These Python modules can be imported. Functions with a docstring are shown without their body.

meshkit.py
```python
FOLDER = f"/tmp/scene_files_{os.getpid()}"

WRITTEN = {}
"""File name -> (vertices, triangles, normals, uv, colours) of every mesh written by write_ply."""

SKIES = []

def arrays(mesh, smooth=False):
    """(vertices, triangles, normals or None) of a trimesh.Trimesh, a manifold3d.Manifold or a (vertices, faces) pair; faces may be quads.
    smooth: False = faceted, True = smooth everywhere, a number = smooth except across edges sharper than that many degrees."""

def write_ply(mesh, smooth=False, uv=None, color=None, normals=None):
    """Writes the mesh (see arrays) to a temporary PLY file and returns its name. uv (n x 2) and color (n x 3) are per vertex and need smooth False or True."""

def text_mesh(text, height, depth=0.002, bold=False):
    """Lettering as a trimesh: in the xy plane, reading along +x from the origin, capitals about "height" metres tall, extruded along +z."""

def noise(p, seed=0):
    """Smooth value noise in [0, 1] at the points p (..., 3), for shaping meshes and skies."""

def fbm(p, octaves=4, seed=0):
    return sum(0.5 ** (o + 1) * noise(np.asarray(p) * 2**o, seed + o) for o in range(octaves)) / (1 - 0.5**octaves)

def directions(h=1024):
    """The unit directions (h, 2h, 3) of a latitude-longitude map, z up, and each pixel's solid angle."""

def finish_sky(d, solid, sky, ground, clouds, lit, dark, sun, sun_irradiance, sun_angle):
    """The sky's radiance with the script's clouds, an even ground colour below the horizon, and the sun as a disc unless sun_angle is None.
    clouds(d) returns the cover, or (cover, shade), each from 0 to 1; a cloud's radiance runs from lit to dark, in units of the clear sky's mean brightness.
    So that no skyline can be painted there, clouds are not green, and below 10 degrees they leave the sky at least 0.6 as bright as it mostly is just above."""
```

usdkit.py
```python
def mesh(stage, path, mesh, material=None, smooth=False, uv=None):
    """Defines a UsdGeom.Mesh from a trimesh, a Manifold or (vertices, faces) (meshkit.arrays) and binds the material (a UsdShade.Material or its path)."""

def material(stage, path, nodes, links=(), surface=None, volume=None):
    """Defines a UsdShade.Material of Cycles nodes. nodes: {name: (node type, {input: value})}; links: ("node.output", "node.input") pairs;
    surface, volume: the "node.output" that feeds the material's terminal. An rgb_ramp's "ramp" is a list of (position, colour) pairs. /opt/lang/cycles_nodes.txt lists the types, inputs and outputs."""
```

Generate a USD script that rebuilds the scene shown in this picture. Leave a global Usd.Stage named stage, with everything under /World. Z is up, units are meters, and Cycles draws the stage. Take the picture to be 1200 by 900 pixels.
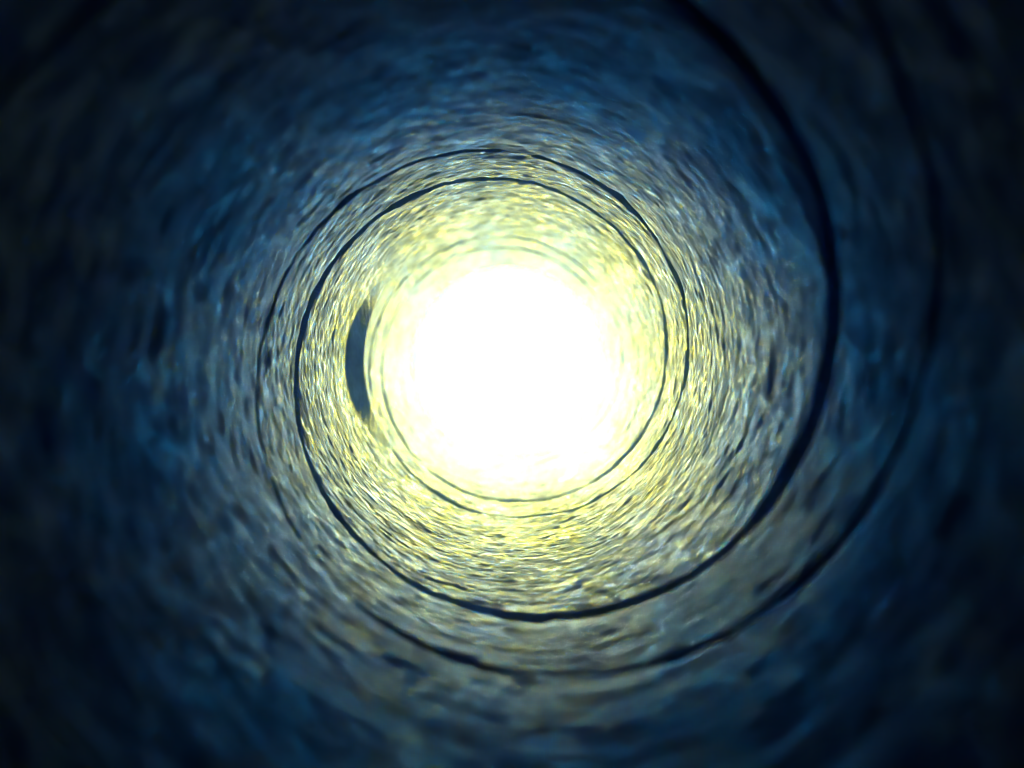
import math, random
import numpy as np
import usdkit, meshkit
from pxr import Usd, UsdGeom, UsdLux, UsdShade, Gf, Sdf

stage = Usd.Stage.CreateInMemory()
UsdGeom.SetStageUpAxis(stage, UsdGeom.Tokens.z)
UsdGeom.SetStageMetersPerUnit(stage, 1.0)
UsdGeom.Xform.Define(stage, '/World')
UsdGeom.Scope.Define(stage, '/World/Looks')

# ------------------------------------------------------------------ camera, sky, sun, exposure
R = 0.021                    # inner radius of the tube, metres
F = 1000.0                   # focal length in pixels of a 1200 px wide picture
ELEV = 38.0                  # the tube is pointed up at the sky
EXPOSURE = 0.0
SKY = 3.9                    # overexposed blue daylight filling the far mouth
SKY_COLOR = (0.265, 0.265, 0.265)
# lamps round the far mouth: clock angle on the picture (degrees, 0 right, 90 down), angle off the axis, angular radius, strength, colour
GOLD, AMBER, BLUE, CREAM = (1.02, 0.58, 0.008), (1.35, 0.86, 0.0), (0.0, 0.54, 0.84), (1.2, 0.76, 0.22)
LAMPS = []
for k in range(9):
    c = 20 + 40 * k
    up = math.cos(math.radians(c - 252))       # the light is stronger and closer to the axis from above
    LAMPS.append((c, 26.5 - 1.7 * up, 5.2, 13.5 + 2.5 * up, GOLD))
    LAMPS.append((c + 20, 23.6 - 1.3 * up, 3.4, 2.4 + 0.5 * up, AMBER))
    LAMPS.append((c + 10, 21.6 - 0.8 * up, 3.0, 2.35 + 0.35 * up, BLUE))
LAMPS += [(225, 36, 9, 21.0, CREAM), (285, 38, 8, 6.0, CREAM), (175, 38, 8, 3.0, CREAM), (345, 39, 8, 8.0, CREAM)]
LAMP_DISTANCE = 0.30
LENS = 0.00145                # lens opening, metres
FOCUS_R = 225.0              # picture radius (px) of the sharpest ring

cam = UsdGeom.Camera.Define(stage, '/World/camera')
yaw = math.degrees(math.atan(4 / F)); pitch = math.degrees(math.atan(26 / F))
cam.AddRotateXOp().Set(90 + ELEV - pitch)
cam.AddRotateYOp().Set(-yaw)
cam.CreateHorizontalApertureAttr(36.0); cam.CreateVerticalApertureAttr(27.0)
cam.CreateFocalLengthAttr(36.0 * F / 1200)
cam.CreateFocusDistanceAttr(F * R / FOCUS_R)
cam.CreateFStopAttr(36.0 * F / 1200 / (LENS * 1000))
cam.CreateClippingRangeAttr(Gf.Vec2f(0.001, 1000))
cam.CreateExposureAttr(EXPOSURE)

dome = UsdLux.DomeLight.Define(stage, '/World/sky')
sky = usdkit.material(stage, '/World/Looks/sky', {'b': ('background_shader', {'strength': SKY, 'color': SKY_COLOR})}, surface='b.background')
UsdShade.MaterialBindingAPI.Apply(dome.GetPrim()).Bind(sky)
dome.GetPrim().SetCustomDataByKey('kind', 'structure')

Z_NEAR, Z_FAR = -1.6, 9.0    # the tube's two ends, in radii from the camera
TILT = Gf.Matrix4d().SetRotate(Gf.Rotation(Gf.Vec3d(1, 0, 0), ELEV))
for k, (clock, off, radius, strength, colour) in enumerate(LAMPS):
    c, o = math.radians(clock), math.radians(off)
    p = Gf.Vec3d(math.cos(c) * math.sin(o), math.cos(o), -math.sin(c) * math.sin(o)) * LAMP_DISTANCE + Gf.Vec3d(0, Z_FAR * R, 0)
    lamp = UsdLux.SphereLight.Define(stage, '/World/lamp' + ('_%03d' % k if k else ''))
    lamp.AddTranslateOp().Set(TILT.Transform(p))
    lamp.CreateRadiusAttr(LAMP_DISTANCE * math.tan(math.radians(radius)))
    lamp.CreateNormalizeAttr(True); lamp.CreateIntensityAttr(strength); lamp.CreateColorAttr(Gf.Vec3f(*colour))

# ------------------------------------------------------------------ materials
def paper(name, base, sheen, low, high, rough, bump=0.0005):
    """rough paper with shinier fibres lying round the tube; UV runs round and along the tube in radii"""
    return usdkit.material(stage, '/World/Looks/' + name, {
        'g': ('texture_coordinate', {}),
        'm1': ('mapping', {'scale': (8.0, 24.0, 1.0), 'rotation': (0.0, 0.0, 0.06)}),
        'm2': ('mapping', {'scale': (11.0, 30.0, 1.0), 'rotation': (0.0, 0.0, -0.05), 'location': (3.1, 7.7, 0.4)}),
        'n': ('noise_texture', {'scale': 1.0, 'detail': 4.0, 'roughness': 0.62, 'distortion': 0.3}),
        'f': ('noise_texture', {'scale': 1.0, 'detail': 3.0, 'roughness': 0.6, 'distortion': 0.4}),
        'v': ('noise_texture', {'scale': 300.0, 'detail': 3.0, 'roughness': 0.6}),
        'c': ('rgb_ramp', {'ramp': [(0.30, tuple(x * 0.75 for x in base)), (0.70, tuple(min(1, x * 1.25) for x in base))]}),
        'r': ('map_range', {'from_min': 0.46, 'from_max': 0.68, 'to_min': low, 'to_max': high, 'clamp': True}),
        'bu': ('bump', {'strength': 0.7, 'distance': bump}),
        'd': ('diffuse_bsdf', {'roughness': 0.6}),
        'gl': ('glossy_bsdf', {'color': sheen, 'roughness': rough, 'distribution': 'multi_ggx'}),
        'm': ('mix_closure', {})},
        [('g.UV', 'm1.vector'), ('g.UV', 'm2.vector'), ('m1.vector', 'n.vector'), ('m2.vector', 'f.vector'), ('g.object', 'v.vector'),
         ('n.fac', 'bu.height'), ('v.fac', 'c.fac'), ('c.color', 'd.color'), ('f.fac', 'r.value'), ('r.result', 'm.fac'),
         ('bu.normal', 'd.normal'), ('bu.normal', 'gl.normal'), ('d.BSDF', 'm.closure1'), ('gl.BSDF', 'm.closure2')], surface='m.closure')

SHEEN = (0.43, 0.66, 1.0)
M_ply = paper('crepe_paper', (0.075, 0.145, 0.34), SHEEN, 0.003, 0.036, 0.27)
M_band = paper('crepe_paper_band', (0.080, 0.150, 0.34), SHEEN, 0.003, 0.036, 0.27)
M_core = paper('dark_core_paper', (0.018, 0.030, 0.075), SHEEN, 0.0, 0.001, 0.5)

# ------------------------------------------------------------------ the tube
# local frame: x right, y along the tube away from the camera, z up; all lengths below in radii
PITCH = 2.76
SEAM_A, SEAM_B = 2.67, 2.05          # depth of the two seams where they cross the right-hand side
GAP_A, GAP_B = 0.052, 0.014          # half widths of the open seams
DEPTH = 0.060                        # thickness of the inner ply
TAU = 2 * math.pi

tube = UsdGeom.Xform.Define(stage, '/World/paper_tube')
tube.AddTransformOp().Set(Gf.Matrix4d().SetTranslate(Gf.Vec3d(0, Z_NEAR * R, 0)) * TILT)
tp = tube.GetPrim()
tp.SetCustomDataByKey('label', 'blue and gold crinkled paper tube seen from inside, dark spiral seams, bright mouth')
tp.SetCustomDataByKey('category', 'paper tube')

def fbm2(s, u, ls, lu, octaves, seed):
    return meshkit.fbm(np.stack([s / ls + 31.7 * seed, u / lu + 17.3 * seed, np.full_like(s, 3.1 * seed + 0.5)], -1), octaves, seed)

def crinkle(phi, z, seed):
    """relief of the crepe paper, positive towards the axis"""
    s = phi
    skew, zs = s + 0.35 * z, z - 0.25 * s
    a = fbm2(skew, zs, 0.085, 0.034, 3, seed) - 0.5    # fine crinkles
    c = fbm2(skew, zs, 0.200, 0.090, 2, seed + 5) - 0.5
    b = fbm2(skew, zs, 0.60, 0.30, 2, seed + 7) - 0.5  # larger undulation
    f = fbm2(s, z, 0.055, 0.014, 2, seed + 11) - 0.5   # fibres lying round the tube
    return 0.019 * a + 0.021 * c + 0.017 * b + 0.008 * f

def bulge(phi, z):
    """the lifted fold of the ply on the left-hand side, in front of seam B: (lift, smoothness)"""
    w = (phi - 0.5 * TAU + 0.02) / 0.64
    t = np.clip(1 - w * w, 0, 1)
    d = 0.088 * t ** 0.8
    zc = (1 - d) / 0.169
    rise = np.clip((z - (zc - 0.15)) / 0.15, 0, 1)
    fall = 1 - np.clip((z - zc) / 0.62, 0, 1)
    near = np.clip((z - (zc - 0.24)) / 0.08, 0, 1)
    return d * np.where(z < zc, rise, fall), np.clip(4 * t, 0, 1) * near * np.where(z < zc, 1.0, 0.95)

def seam_a(p):
    """how wide the first seam stands open along its turns, 1 = as a rule"""
    return (0.12 + 0.88 / (1 + np.exp(-(p / TAU + 0.22) * 22))) * (0.80 + 0.55 * (meshkit.fbm(np.stack([p / 1.1, 0 * p + 4.4, 0 * p], -1), 3, 21) - 0.35))

def seam_b(p):
    """the same for the second seam, nearly shut along its lower left stretch"""
    t = p / TAU
    shut = np.exp(-((t - 0.37) / 0.085) ** 4)
    return (0.75 + 0.9 * (meshkit.fbm(np.stack([p / 0.9, 0 * p + 9.4, 0 * p], -1), 3, 23) - 0.35)) * (1 - 0.75 * shut) * (0.8 + 0.2 / (1 + np.exp(-(t - 0.12) * 25)))

def strip(z0, width, wob_a, wob_b, seed, open_a, open_b, dense=0.0110):
    """one helical strip of paper: (vertices, triangles). z0: depth of its near edge at phi = 0"""
    p_hi = TAU * (Z_FAR - z0) / PITCH + 0.05
    p_lo = TAU * (Z_NEAR - z0 - width) / PITCH - 0.05
    p_mid = -1.35 * TAU
    phi = np.concatenate([np.arange(p_lo, p_mid, 0.05), np.arange(p_mid, p_hi, dense)])
    n = int(width / dense / 0.62)
    u = np.linspace(0, 1, n)
    P, U = np.meshgrid(phi, u, indexing='ij')
    ea = wob_a * (fbm2(P, 0 * P, 0.5, 1, 4, seed + 3) - 0.5) * 2
    eb = wob_b * (fbm2(P, 0 * P, 0.5, 1, 4, seed + 5) - 0.5) * 2
    ea, eb = ea + open_a(P), eb - open_a(P) - open_b(P)
    z = z0 + PITCH * P / TAU + ea * (1 - U) + (width + eb) * U
    h = crinkle(P, z, seed)
    b, sm = bulge(P, z)
    h = h * (1 - 0.95 * sm) + b
    edge = np.minimum(U, 1 - U) * width
    h = h - 0.006 * np.exp(-edge / 0.018)
    rad = 1 - h
    rows = [(z, rad)]
    # turned-down edges of the sheet
    za, ra = z[:, :1], rad[:, :1]
    zb, rb = z[:, -1:], rad[:, -1:]
    for f, o in ((0.35, 0.008), (1.0, 0.012)):
        rows.insert(0, (za - o * 0 + 0.0, ra + (1 + DEPTH - ra) * f))
        rows.append((zb, rb + (1 + DEPTH - rb) * f))
    z = np.concatenate([r[0] for r in rows], 1); rad = np.concatenate([r[1] for r in rows], 1)
    P = np.repeat(phi[:, None], z.shape[1], 1)
    z = np.clip(z, Z_NEAR, Z_FAR)
    v = np.stack([rad * np.cos(P), z - Z_NEAR, -rad * np.sin(P)], -1).reshape(-1, 3) * R
    uv = np.stack([P, z], -1).reshape(-1, 2)
    a, c = z.shape
    i = (np.arange(a - 1)[:, None] * c + np.arange(c - 1)[None]).ravel()
    f = np.concatenate([np.stack([i, i + 1, i + c + 1], 1), np.stack([i, i + c + 1, i + c], 1)])
    zz = z.ravel()[f]
    f = f[~((zz >= Z_FAR).all(1) | (zz <= Z_NEAR).all(1))]
    used = np.unique(f)
    re = np.zeros(len(v), int); re[used] = np.arange(len(used))
    return (v[used], re[f]), uv[used]

def part(name, mesh, mat, parent='/World/paper_tube', label=None, smooth=True, uv=None):
    m = usdkit.mesh(stage, f'{parent}/{name}', mesh, mat, smooth=smooth, uv=uv)
    if label: m.GetPrim().SetCustomDataByKey('label', label)
    return m

wide, wide_uv = strip(SEAM_A, SEAM_B + PITCH - SEAM_A, 0.030, 0.022, 1, lambda p: GAP_A * seam_a(p), lambda p: GAP_B * seam_b(p + TAU))
part('wide_paper_strip', wide, M_ply, uv=wide_uv, label='wide strip of crinkled paper wound round the inside, buckled at its left')
band, band_uv = strip(SEAM_B, SEAM_A - SEAM_B, 0.022, 0.030, 2, lambda p: GAP_B * seam_b(p), lambda p: GAP_A * seam_a(p))
part('narrow_paper_strip', band, M_band, uv=band_uv, label='narrow strip of crinkled paper between the two dark seams')

def lathe(profile, n=160):
    p = np.array(profile, float); a = np.arange(n) / n * TAU
    v = np.stack([p[:, 1][:, None] * np.cos(a), np.repeat((p[:, 0] - Z_NEAR)[:, None], n, 1), -p[:, 1][:, None] * np.sin(a)], -1).reshape(-1, 3) * R
    f = []
    for k in range(len(p) - 1):
        for j in range(n):
            b = (j + 1) % n
            f.append([k * n + j, k * n + b, (k + 1) * n + b, ]); f.append([k * n + j, (k + 1) * n + b, (k + 1) * n + j])
    return v, np.array(f)

core = lathe([(Z_NEAR, 1.063), (0, 1.063), (2, 1.063), (4, 1.063), (6, 1.063), (Z_FAR, 1.063), (Z_FAR, 1.14), (5, 1.14), (Z_NEAR, 1.14), (Z_NEAR, 1.063)])
part('outer_core', core, M_core, smooth=40, label='dark core of the tube showing at the bottom of the seams')
cap = lathe([(Z_NEAR - 0.06, 0.0005), (Z_NEAR - 0.06, 1.14), (Z_NEAR - 0.004, 1.14), (Z_NEAR - 0.004, 0.0005)])
part('end_cap', cap, M_core, smooth=40)
